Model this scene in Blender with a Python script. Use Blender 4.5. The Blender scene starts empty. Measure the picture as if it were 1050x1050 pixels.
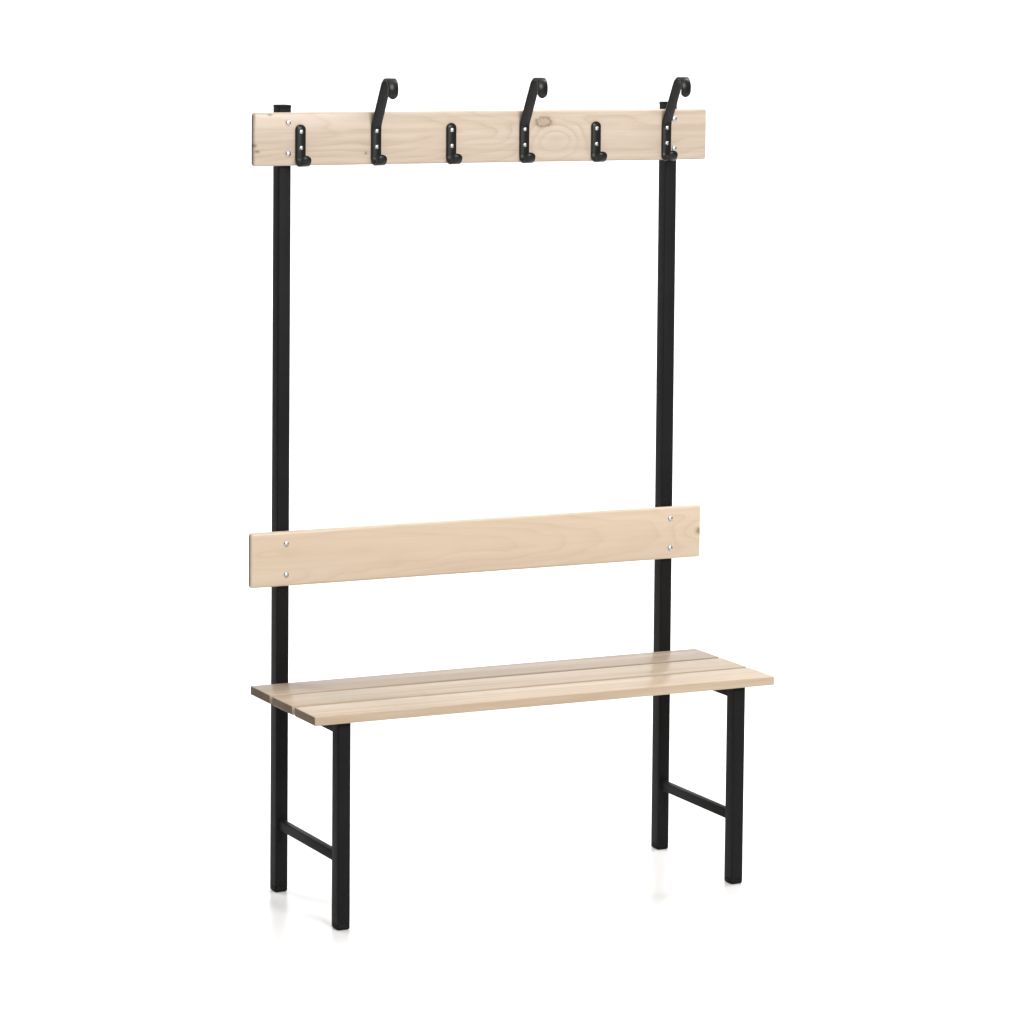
import bpy, bmesh, math
from mathutils import Vector, Matrix

sc = bpy.context.scene
COL = sc.collection

# ------------------------------------------------------------------ helpers
def link(name, bm, mats, parent=None, bevel=None, smooth=True):
    me = bpy.data.meshes.new(name)
    bmesh.ops.recalc_face_normals(bm, faces=bm.faces[:])
    bm.to_mesh(me); bm.free()
    for m in (mats if isinstance(mats, (list, tuple)) else [mats]):
        me.materials.append(m)
    o = bpy.data.objects.new(name, me)
    COL.objects.link(o)
    if parent is not None:
        o.parent = parent
    if bevel:
        md = o.modifiers.new('bevel', 'BEVEL'); md.width = bevel[0]; md.segments = bevel[1]
        md.limit_method = 'ANGLE'; md.angle_limit = math.radians(40)
        md.harden_normals = True
    if smooth:
        for p in me.polygons: p.use_smooth = True
    return o

def box(sx, sy, sz, r=0.003, seg=3, cuts=1):
    """box centred on the origin; edges rounded by r; x faces get material 1"""
    bm = bmesh.new()
    bmesh.ops.create_cube(bm, size=1.0)
    bmesh.ops.scale(bm, vec=(sx, sy, sz), verts=bm.verts[:])
    if r:
        bmesh.ops.bevel(bm, geom=bm.edges[:], offset=r, segments=seg, profile=.5, affect='EDGES')
    return bm

def tube(name, x0, x1, yc, z0, z1, sx, sy, mat, parent, r=.0032):
    """square tube standing up, foot at x0, head at x1"""
    bm = bmesh.new()
    bmesh.ops.create_cube(bm, size=1.0)
    bmesh.ops.scale(bm, vec=(sx, sy, z1 - z0), verts=bm.verts[:])
    v = [e for e in bm.edges if abs(e.verts[0].co.z - e.verts[1].co.z) > .01]
    bmesh.ops.bevel(bm, geom=v, offset=r, segments=5, profile=.5, affect='EDGES')
    rim = [e for e in bm.edges if abs(e.verts[0].co.z - e.verts[1].co.z) < 1e-5]
    bmesh.ops.bevel(bm, geom=rim, offset=.0008, segments=2, profile=.5, affect='EDGES')
    h = z1 - z0
    for q in bm.verts:
        t = q.co.z / h + .5
        q.co.x += x0 + (x1 - x0) * t
        q.co.y += yc
        q.co.z += (z0 + z1) / 2
    return link(name, bm, mat, parent)

def weld(bm, sx, sz, yh):
    """uneven weld beads where a cross bar meets the two legs"""
    for sgn in (-1, 1):
        n = 44; rows = []
        for k in range(n):
            a = 2 * math.pi * k / n
            ca, sa = math.cos(a), math.sin(a)
            m = max(abs(ca), abs(sa))
            wob = .0017 + .0004 * math.sin(9 * a + sgn) + .0003 * math.sin(23 * a)
            px, pz = ca / m * sx / 2, sa / m * sz / 2
            rows.append([bm.verts.new((px + ca * wob, sgn * yh, pz + sa * wob)),
                         bm.verts.new((px + ca * wob * .8, sgn * (yh - wob * .8), pz + sa * wob * .8)),
                         bm.verts.new((px - ca * .0004, sgn * (yh - wob * 1.7), pz - sa * .0004))])
        for k in range(n):
            A, B = rows[k], rows[(k + 1) % n]
            for q in range(2): bm.faces.new((A[q], A[q + 1], B[q + 1], B[q]))

def dome(name, loc, r, h, mat, parent, axis='-Y'):
    """round-headed screw or bolt, head looking to -Y"""
    bm = bmesh.new()
    prof = [(0, h), (r * .25, h * .97), (r * .5, h * .86), (r * .72, h * .68), (r * .88, h * .45), (r * .97, h * .2), (r, 0), (r, -.0005)]
    n = 24
    rings = []
    for (a, b) in prof:
        if a == 0:
            rings.append([bm.verts.new((0, -b, 0))])
        else:
            rings.append([bm.verts.new((a * math.cos(2 * math.pi * k / n), -b, a * math.sin(2 * math.pi * k / n))) for k in range(n)])
    for i in range(len(rings) - 1):
        A, B = rings[i], rings[i + 1]
        for k in range(n):
            k2 = (k + 1) % n
            if len(A) == 1: bm.faces.new((A[0], B[k], B[k2]))
            else: bm.faces.new((A[k], B[k], B[k2], A[k2]))
    bm.faces.new(rings[-1])
    o = link(name, bm, mat, parent)
    o.location = loc
    return o

def resample(pts, step):
    out = [Vector(pts[0])]
    for a, b in zip(pts[:-1], pts[1:]):
        a, b = Vector(a), Vector(b)
        n = max(1, int(math.ceil((b - a).length / step)))
        for k in range(1, n + 1): out.append(a.lerp(b, k / n))
    return out

def chaikin(pts, n=3):
    for _ in range(n):
        q = [pts[0]]
        for a, b in zip(pts[:-1], pts[1:]):
            q += [a.lerp(b, .25), a.lerp(b, .75)]
        q.append(pts[-1]); pts = q
    return pts

def strap(name, prof, width, thick, mat, parent):
    """flat bar bent along a (y, z) profile, both ends rounded"""
    pts = chaikin([Vector(p) for p in prof], 3)
    d = [0]
    for a, b in zip(pts[:-1], pts[1:]): d.append(d[-1] + (b - a).length)
    L = d[-1]
    def at(s):
        s = min(max(s, 0), L)
        for i in range(len(d) - 1):
            if s <= d[i + 1] + 1e-12:
                f = 0 if d[i + 1] == d[i] else (s - d[i]) / (d[i + 1] - d[i])
                return pts[i].lerp(pts[i + 1], f)
        return pts[-1]
    R = width / 2
    st = [R * (1 - math.cos(math.pi / 2 * k / 9)) for k in range(10)]
    n = max(8, int((L - 2 * R) / .0015))
    ss = st + [R + (L - 2 * R) * k / n for k in range(1, n)] + [L - x for x in reversed(st)]
    bm = bmesh.new()
    rows = []
    for s in ss:
        p = at(s); t = (at(s + 2e-4) - at(s - 2e-4)).normalized()
        nn = Vector((-t.y, t.x))
        e = min(s, L - s)
        hw = R if e >= R else math.sqrt(max(0, R * R - (R - e) ** 2))
        hw = max(hw, .0006)
        row = []
        c = min(.0009, hw * .4, thick * .35)
        ht = thick / 2
        for (x, q) in ((-hw + c, -ht), (hw - c, -ht), (hw, -ht + c), (hw, ht - c), (hw - c, ht), (-hw + c, ht), (-hw, ht - c), (-hw, -ht + c)):
            row.append(bm.verts.new((x, p.x + nn.x * q, p.y + nn.y * q)))
        rows.append(row)
    for A, B in zip(rows[:-1], rows[1:]):
        for k in range(8):
            bm.faces.new((A[k], A[(k + 1) % 8], B[(k + 1) % 8], B[k]))
    bm.faces.new(rows[0]); bm.faces.new(rows[-1])
    o = link(name, bm, mat, parent)
    md = o.modifiers.new('split', 'EDGE_SPLIT'); md.split_angle = math.radians(50); md.use_edge_sharp = False
    return o

# ------------------------------------------------------------------ materials
class Net:
    def __init__(self, name):
        self.m = bpy.data.materials.new(name); self.m.use_nodes = True
        self.nt = self.m.node_tree
        self.b = self.nt.nodes['Principled BSDF']
    def n(self, t, **kw):
        x = self.nt.nodes.new(t)
        for k, v in kw.items(): setattr(x, k, v)
        return x
    def put(self, sock, v):
        if hasattr(v, 'is_output'): self.nt.links.new(v, sock)
        else: sock.default_value = v
    def math(self, op, a, b=None, c=None):
        x = self.n('ShaderNodeMath', operation=op)
        self.put(x.inputs[0], a)
        if b is not None: self.put(x.inputs[1], b)
        if c is not None: self.put(x.inputs[2], c)
        return x.outputs[0]
    def xyz(self, a, b, c):
        x = self.n('ShaderNodeCombineXYZ')
        for i, v in enumerate((a, b, c)): self.put(x.inputs[i], v)
        return x.outputs[0]
    def noise(self, vec, scale, detail=2, rough=.5, dist=0):
        x = self.n('ShaderNodeTexNoise')
        self.put(x.inputs['Vector'], vec); x.inputs['Scale'].default_value = scale
        x.inputs['Detail'].default_value = detail; x.inputs['Roughness'].default_value = rough
        x.inputs['Distortion'].default_value = dist
        return x.outputs['Fac']
    def ramp(self, fac, stops, interp='LINEAR'):
        x = self.n('ShaderNodeValToRGB'); x.color_ramp.interpolation = interp
        el = x.color_ramp.elements
        while len(el) < len(stops): el.new(.5)
        for e, (p, c) in zip(el, stops):
            e.position = p; e.color = (c, c, c, 1) if isinstance(c, (int, float)) else (*c, 1)
        self.put(x.inputs[0], fac)
        return x.outputs[0]
    def mix(self, fac, a, b, mode='MIX'):
        x = self.n('ShaderNodeMix', data_type='RGBA', blend_type=mode)
        self.put(x.inputs[0], fac)
        for s, v in ((x.inputs[6], a), (x.inputs[7], b)):
            self.put(s, (*v, 1) if isinstance(v, tuple) and len(v) == 3 else v)
        return x.outputs[2]

def pine(name, axes, seed, pith, slope, spacing=.0042, bumps=(), knots=(), tone=1.0, contrast=1.0, end=False, streak=.5, coat=.3, grey=0.0, lines=.25, tint=(1, 1, 1)):
    """plain-sawn pine: rings round a pith that runs along x, cut by the board.
    axes = (across-thickness, across-width) as indices; bumps = (x, w, a, b, height) swells of the rings; knots = (x, w, rx, rw)"""
    N = Net(name)
    tc = N.n('ShaderNodeTexCoord'); sp = N.n('ShaderNodeSeparateXYZ')
    N.nt.links.new(tc.outputs['Object'], sp.inputs[0])
    X, T, W = sp.outputs[0], sp.outputs[axes[0]], sp.outputs[axes[1]]
    M = N.math
    Xs = M('ADD', X, seed * 3.17)
    slow = N.noise(N.xyz(M('MULTIPLY', Xs, 2.6), M('MULTIPLY', T, 6.), M('MULTIPLY', W, 9.)), 1.0, 3, .5)
    wob = N.noise(N.xyz(M('MULTIPLY', Xs, 9.), M('MULTIPLY', T, 30.), M('MULTIPLY', W, 42.)), 1.0, 2, .5)
    t = M('SUBTRACT', T, M('ADD', pith[0], M('MULTIPLY', X, slope[0])))
    w = M('SUBTRACT', W, M('ADD', pith[1], M('MULTIPLY', X, slope[1])))
    r = M('SQRT', M('ADD', M('MULTIPLY', t, t), M('MULTIPLY', w, w)))
    r = M('ADD', r, M('MULTIPLY', M('SUBTRACT', slow, .5), .034))
    r = M('ADD', r, M('MULTIPLY', M('SUBTRACT', wob, .5), .0045))
    for (bx, bw, a, b, h) in bumps:
        u = M('DIVIDE', M('SUBTRACT', X, bx), a); v = M('DIVIDE', M('SUBTRACT', W, bw), b)
        q = M('ADD', M('MULTIPLY', u, u), M('MULTIPLY', v, v))
        r = M('ADD', r, M('MULTIPLY', M('EXPONENT', M('MULTIPLY', q, -1.)), h))
    ring = M('FRACT', M('DIVIDE', r, spacing))
    late = N.ramp(ring, [(0, .25), (.12, .05), (.45, .12), (.78, .55), (.9, 1.), (1., .25)])
    # how strongly the rings show varies over the board
    vis = N.noise(N.xyz(M('MULTIPLY', Xs, 3.), M('MULTIPLY', T, 8.), M('MULTIPLY', W, 22.)), 1.3, 2, .6)
    late = M('MULTIPLY', late, N.ramp(vis, [(.3, .25), (.72, 1.)]))
    fib = N.noise(N.xyz(M('MULTIPLY', Xs, 14.), M('MULTIPLY', T, 700.), M('MULTIPLY', W, 700.)), 1.0, 3, .6)
    band = N.noise(N.xyz(M('MULTIPLY', Xs, 1.4), M('MULTIPLY', T, 10.), M('MULTIPLY', W, 30.)), 1.0, 3, .55)
    k = tone
    early = (0.508 * k, 0.422 * k, 0.340 * k)
    lateC = (0.382 * k, 0.290 * k, 0.210 * k)
    c = N.mix(M('MULTIPLY', late, .62 * contrast), early, lateC)
    c = N.mix(M('MULTIPLY', N.ramp(band, [(.35, 0.), (.68, 1.)]), streak), c, (0.437 * k, 0.349 * k, 0.269 * k))
    if grey:
        g = N.noise(N.xyz(M('MULTIPLY', Xs, 1.1), M('MULTIPLY', T, 5.), M('MULTIPLY', W, 24.)), 1.0, 2, .5)
        c = N.mix(M('MULTIPLY', N.ramp(g, [(.34, 0.), (.54, 1.)]), grey), c, (0.328 * k, 0.273 * k, 0.223 * k))
    ln = N.noise(N.xyz(M('MULTIPLY', Xs, 2.2), M('MULTIPLY', T, 40.), M('MULTIPLY', W, 85.)), 1.0, 4, .6)
    c = N.mix(M('MULTIPLY', N.ramp(ln, [(.43, 0.), (.60, 1.)]), lines), c, (.36 * k, .265 * k, .18 * k))
    c = N.mix(1.0, c, tint, 'MULTIPLY')
    c = N.mix(M('MULTIPLY', N.ramp(fib, [(.3, 0.), (.75, 1.)]), .22), c, (0.412 * k, 0.328 * k, 0.248 * k))
    for (kx, kw, rx, rw, hollow) in knots:
        kn = N.noise(N.xyz(M('MULTIPLY', X, 190.), M('MULTIPLY', T, 190.), M('MULTIPLY', W, 190.)), 1.0, 3, .6)
        u = M('DIVIDE', M('SUBTRACT', X, kx), rx); v = M('DIVIDE', M('SUBTRACT', W, kw), rw)
        q = M('SQRT', M('ADD', M('MULTIPLY', u, u), M('MULTIPLY', v, v)))
        q = M('ADD', q, M('MULTIPLY', M('SUBTRACT', kn, .5), .9))
        if hollow:
            rim = N.ramp(M('MULTIPLY', q, .5), [(0., .75), (.07, .5), (.15, .2), (.24, .62), (.31, .25), (.42, .9), (.50, .8), (.60, .2), (.85, 0.)])
        else:
            rim = N.ramp(M('MULTIPLY', q, .5), [(0., 1.), (.25, .85), (.42, .6), (.6, .22), (.95, 0.)])
        c = N.mix(M('MULTIPLY', rim, .85), c, (.17, .115, .07))
    if end:
        c = N.mix(1.0, c, (.50, .46, .42), 'MULTIPLY')
        pores = N.noise(N.xyz(M('MULTIPLY', X, 10.), M('MULTIPLY', T, 420.), M('MULTIPLY', W, 300.)), 1.0, 3, .7)
        c = N.mix(M('MULTIPLY', N.ramp(pores, [(.4, 0.), (.6, 1.)]), .65), c, (.12, .09, .065))
    N.put(N.b.inputs['Base Color'], c)
    N.b.inputs['Roughness'].default_value = .62 if end else .5
    N.b.inputs['Specular IOR Level'].default_value = .12
    N.b.inputs['Coat Weight'].default_value = 0 if end else coat
    N.b.inputs['Coat Roughness'].default_value = .16
    bp = N.n('ShaderNodeBump'); bp.inputs['Strength'].default_value = .10; bp.inputs['Distance'].default_value = .0006
    N.put(bp.inputs['Height'], M('ADD', fib, M('MULTIPLY', late, .6)))
    N.nt.links.new(bp.outputs[0], N.b.inputs['Normal'])
    return N.m

def painted_steel(name, col, rough, spec):
    N = Net(name)
    tc = N.n('ShaderNodeTexCoord')
    g = N.noise(tc.outputs['Object'], 900., 2, .6)
    s = N.noise(tc.outputs['Object'], 6., 3, .6)
    c = N.mix(N.ramp(s, [(.35, 0.), (.7, 1.)]), tuple(x * .86 for x in col), tuple(x * 1.15 for x in col))
    N.put(N.b.inputs['Base Color'], c)
    N.put(N.b.inputs['Roughness'], N.math('ADD', rough - .05, N.math('MULTIPLY', s, .1)))
    N.b.inputs['Specular IOR Level'].default_value = spec
    bp = N.n('ShaderNodeBump'); bp.inputs['Strength'].default_value = .18; bp.inputs['Distance'].default_value = .0003
    N.put(bp.inputs['Height'], g); N.nt.links.new(bp.outputs[0], N.b.inputs['Normal'])
    return N.m

def zinc(name):
    N = Net(name)
    tc = N.n('ShaderNodeTexCoord')
    s = N.noise(tc.outputs['Object'], 800., 2, .6)
    N.put(N.b.inputs['Base Color'], N.mix(s, (.46, .47, .48), (.56, .56, .56)))
    N.b.inputs['Metallic'].default_value = 1.0
    N.b.inputs['Roughness'].default_value = .36
    return N.m

def paper(name, spec, rough):
    N = Net(name)
    tc = N.n('ShaderNodeTexCoord')
    s = N.noise(tc.outputs['Object'], 1.2, 3, .5)
    N.put(N.b.inputs['Base Color'], N.mix(s, (.83, .83, .83), (.85, .85, .85)))
    N.b.inputs['Roughness'].default_value = rough
    N.b.inputs['Specular IOR Level'].default_value = spec
    return N.m

STEEL = painted_steel('black_powder_coat', (.0112, .0108, .0110), .5, .05)
HOOKM = painted_steel('black_hook_coat', (.0065, .0063, .0062), .36, .25)
CAP = painted_steel('black_plastic', (.0095, .0095, .0095), .5, .05)
ZINC = zinc('zinc_plated_steel')
FLOORM = paper('white_gloss_floor', .46, .28)
BACKM = paper('white_backdrop', .1, .8)

# ------------------------------------------------------------------ measurements (metres)
A0, A1 = .4308, .4280                # upright centres at the foot and at the head
TW, TD = .0262, .0318                # tube width (x) and depth (y)
H = 1.5638
LEG = .3129                          # front leg's front face is this far before the upright's
T = .0160                            # board thickness
SEAT_Z, SEAT_T = .4223, .0176

root = bpy.data.objects.new('coat_rack_bench', None)
root.empty_display_size = .2
COL.objects.link(root)
root['label'] = 'changing room bench of pale pine on black steel legs with backrest and six coat hooks'
root['category'] = 'bench'

# ------------------------------------------------------------------ frame
def foot(parent, x, yc):
    bm = bmesh.new()
    bmesh.ops.create_cube(bm, size=1.0)
    bmesh.ops.scale(bm, vec=(TW + .0002, TD + .0002, .012), verts=bm.verts[:])
    bmesh.ops.bevel(bm, geom=[e for e in bm.edges if min(v.co.z for v in e.verts) < 0], offset=.0042, segments=4, profile=.5, affect='EDGES')
    o = link('foot_cap', bm, CAP, parent); o.location = (x, yc, .006)
    return o

for s in (-1, 1):
    up = tube('upright', s * A0, s * A1, TD / 2, .0118, H - .006, TW, TD, STEEL, root)
    foot(up, s * A0, TD / 2)
    bm = box(TW + .0002, TD + .0002, .007, .002, 3)
    o = link('end_cap', bm, CAP, up); o.location = (s * A1, TD / 2, H - .003)
    lg = tube('leg', s * A0, s * A0, -LEG + TD / 2, .0118, SEAT_Z - SEAT_T - .0005, TW, TD, STEEL, root)
    foot(lg, s * A0, -LEG + TD / 2)
    y0, y1 = -LEG + TD - .0008, .0008
    bm = box(.0150, y1 - y0, .0195, .0022, 3)
    weld(bm, .0150, .0195, (y1 - y0) / 2 - .0008)
    o = link('stretcher', bm, STEEL, root); o.location = (s * A0, (y0 + y1) / 2, .1370)
    bm = box(.0200, y1 - y0, .0255, .0022, 3)
    o = link('seat_support', bm, STEEL, root); o.location = (s * A0, (y0 + y1) / 2, SEAT_Z - SEAT_T - .0005 - .01275)

# ------------------------------------------------------------------ boards
def board(name, cx, cy, cz, sx, sy, sz, mat, endmat, r=.0050):
    bm = box(sx, sy, sz, r, 4)
    for f in bm.faces:
        if abs(f.normal.x) > .9 and abs(f.calc_center_median().x) > sx / 2 - 1e-4: f.material_index = 1
    o = link(name, bm, [mat, endmat], root, smooth=True)
    o.location = (cx, cy, cz)
    return o

def pine_pair(name, **kw):
    return pine(name, **kw), pine(name + '_end_grain', end=True, **kw)

YT = (1, 2)      # upright boards: thickness along y, width along z
ZT = (2, 1)      # seat slats: thickness along z, width along y
m = pine_pair('pine_rail', axes=YT, seed=1, pith=(.085, .012), slope=(.03, -.01), contrast=1.35, spacing=.0060, tone=.95, lines=.34, tint=(.985, 1., 1.03),
              bumps=[(.150, -.006, .075, .038, .027)],
              knots=[(.1262, .0290, .0175, .0100, 1), (-.264, -.0290, .0028, .0026, 0), (-.4675, .0475, .0045, .0022, 0), (-.499, -.012, .0045, .0032, 0), (-.494, -.0235, .0055, .0028, 0)])
rail = board('hook_rail', .0006, -T / 2, (1.5501 + 1.4460) / 2, 1.0020, T, .1041, *m)
m = pine_pair('pine_backrest', axes=YT, seed=2, pith=(.10, -.004), slope=(.035, .006), contrast=.9, spacing=.006, tone=1.06, streak=.35, lines=.12, tint=(1.02, 1., .955),
              bumps=[(.50, .0, .085, .028, .018), (-.46, .004, .19, .030, .015)],
              knots=[(.4985, .0005, .0075, .0062, 0)])
back = board('backrest', -.0018, -T / 2, (.7268 + .6182) / 2, 1.0055, T, .1086, *m)
for zc, h, par, xs in ((1.5303, 0, rail, (-.4282, .4258)), (1.4697, 0, rail, (-.4282, .4258)), (.7028, 0, back, (-.4296, .4290)), (.6410, 0, back, (-.4296, .4290))):
    for x in xs:
        o = dome('bolt', (x - par.location.x, -T / 2, zc - par.location.z), .0058, .0030, ZINC, par)

SW, SG = .1016, .0115
y = -.0012
for i in range(3):
    m = pine_pair(('pine_slat_rear', 'pine_slat_middle', 'pine_slat_front')[i], axes=ZT, seed=4 + i * 2.3,
                  pith=((-.07, .02), (-.05, -.03), (-.09, .01))[i], slope=((.02, .04), (-.02, .03), (.03, -.03))[i],
                  contrast=(.9, .7, .8)[i], tone=(.76, .85, .92)[i], streak=.6, coat=.17, grey=(.9, .3, .15)[i], lines=(.6, .55, .55)[i], tint=(1.02, 1., .95))
    board('seat_slat', .0009, y - SW / 2, SEAT_Z - SEAT_T / 2, 1.0, SW, SEAT_T, *m, r=.0019)
    y -= SW + SG

# ------------------------------------------------------------------ coat hooks
yb = -T - .0029
J = [(-.0495, 1.4672), (-.0488, 1.4585), (-.0440, 1.4500), (-.0335, 1.4470), (-.0235, 1.4490), (yb, 1.4570), (yb, 1.468)]
SHORT = J + [(yb, 1.50), (yb, 1.5268)]
TALL = J + [(yb, 1.50), (yb, 1.5215), (-.0235, 1.5310), (-.0360, 1.5520), (-.0600, 1.5950), (-.0680, 1.6090), (-.0800, 1.6160), (-.0945, 1.6140), (-.1005, 1.6020), (-.1000, 1.5890), (-.0950, 1.5780)]
for i, x in enumerate((-.4036, -.2428, -.0797, .0819, .2437, .4058)):
    hk = strap('coat_hook', [(p[0], p[1]) for p in (TALL if i % 2 else SHORT)], .0205, .0056, HOOKM, root)
    hk.location = (x, 0, 0)
    hk['label'] = 'tall black double hook with its top curled over' if i % 2 else 'short black single hook with rounded top'
    for z in (1.5126, 1.4810):
        dome('screw', (0, yb - .0028, z), .0044, .0024, ZINC, hk)

# ------------------------------------------------------------------ studio: glossy white floor running up into a white backdrop
YAW = -.45341
fw = Vector((-math.sin(YAW), math.cos(YAW), 0)); rt = Vector((math.cos(YAW), math.sin(YAW), 0))
def sheet(name, prof, half, mat, cat, label):
    bm = bmesh.new()
    rows = []
    for (d, z) in prof:
        rows.append([bm.verts.new(fw * d + rt * u + Vector((0, 0, z))) for u in (-half, -half / 2, 0, half / 2, half)])
    for a, b in zip(rows[:-1], rows[1:]):
        for k in range(4): bm.faces.new((a[k], a[k + 1], b[k + 1], b[k]))
    o = link(name, bm, mat)
    o['kind'] = 'structure'; o['label'] = label; o['category'] = cat
    return o
R = 1.2; D0 = 2.6
sheet('floor', [(-9, 0), (-3, 0), (0, 0), (D0, 0)], 5.0, FLOORM, 'floor', 'glossy plain white studio floor under the bench')
arc = [(D0 + R * math.sin(a), R - R * math.cos(a)) for a in [math.pi / 2 * k / 20 for k in range(21)]]
sheet('backdrop', arc + [(D0 + R, 3.6)], 5.0, BACKM, 'backdrop', 'plain white studio backdrop curving up behind the bench')

# ------------------------------------------------------------------ lights
def softbox(name, pos, target, sx, sy, power, col=(1, 1, 1)):
    L = bpy.data.lights.new(name, 'AREA'); L.shape = 'RECTANGLE'; L.size = sx; L.size_y = sy
    L.energy = power; L.color = col
    o = bpy.data.objects.new(name, L); COL.objects.link(o)
    o.location = pos
    o.rotation_euler = (Vector(target) - Vector(pos)).to_track_quat('-Z', 'Y').to_euler()
    return o
def at(f, r, z): return fw * f + rt * r + Vector((0, 0, z))
softbox('overhead_softbox', at(-.4, .3, 3.6), at(-.1, 0, 0), 3.2, 3.2, 54, (1, .985, .965))
softbox('key_softbox', at(-3.6, 1.8, 2.8), at(0, 0, 1.35), 1.8, 1.8, 206, (1, .985, .965))
softbox('backdrop_lamp', at(1.3, -2.2, 3.4), at(3.4, -1.0, .6), 2.0, .8, 110)
softbox('backdrop_lamp', at(1.3, 2.2, 3.4), at(3.4, 1.0, .6), 2.0, .8, 110)

w = bpy.data.worlds.new('World'); sc.world = w; w.use_nodes = True
w.node_tree.nodes['Background'].inputs[0].default_value = (1, 1, 1, 1)
w.node_tree.nodes['Background'].inputs[1].default_value = .29

# ------------------------------------------------------------------ camera (solved from the photograph)
cd = bpy.data.cameras.new('camera'); cam = bpy.data.objects.new('camera', cd); COL.objects.link(cam)
F, PX, PY, PITCH, ROLL = 3656.51, 524.74, 327.34, -.09510, .00900
cd.sensor_width = 36; cd.sensor_fit = 'HORIZONTAL'; cd.lens = F / 1050 * 36
cd.shift_x = (525 - PX) / 1050; cd.shift_y = (PY - 525) / 1050
cd.clip_start = .1; cd.clip_end = 60
f = Vector((-math.sin(YAW) * math.cos(PITCH), math.cos(YAW) * math.cos(PITCH), math.sin(PITCH)))
u = rt.cross(f)
r2 = rt * math.cos(ROLL) + u * math.sin(ROLL); u2 = -rt * math.sin(ROLL) + u * math.cos(ROLL)
M = Matrix((r2, u2, -f)).transposed().to_4x4(); M.translation = Vector((-3.07402, -6.44559, 1.81222))
cam.matrix_world = M
sc.camera = cam

sc.view_settings.view_transform = 'Standard'; sc.view_settings.look = 'None'
sc.view_settings.exposure = 0; sc.view_settings.gamma = 1; sc.view_settings.use_curve_mapping = False
sc.cycles.use_denoising = True
sc.cycles.max_bounces = 8
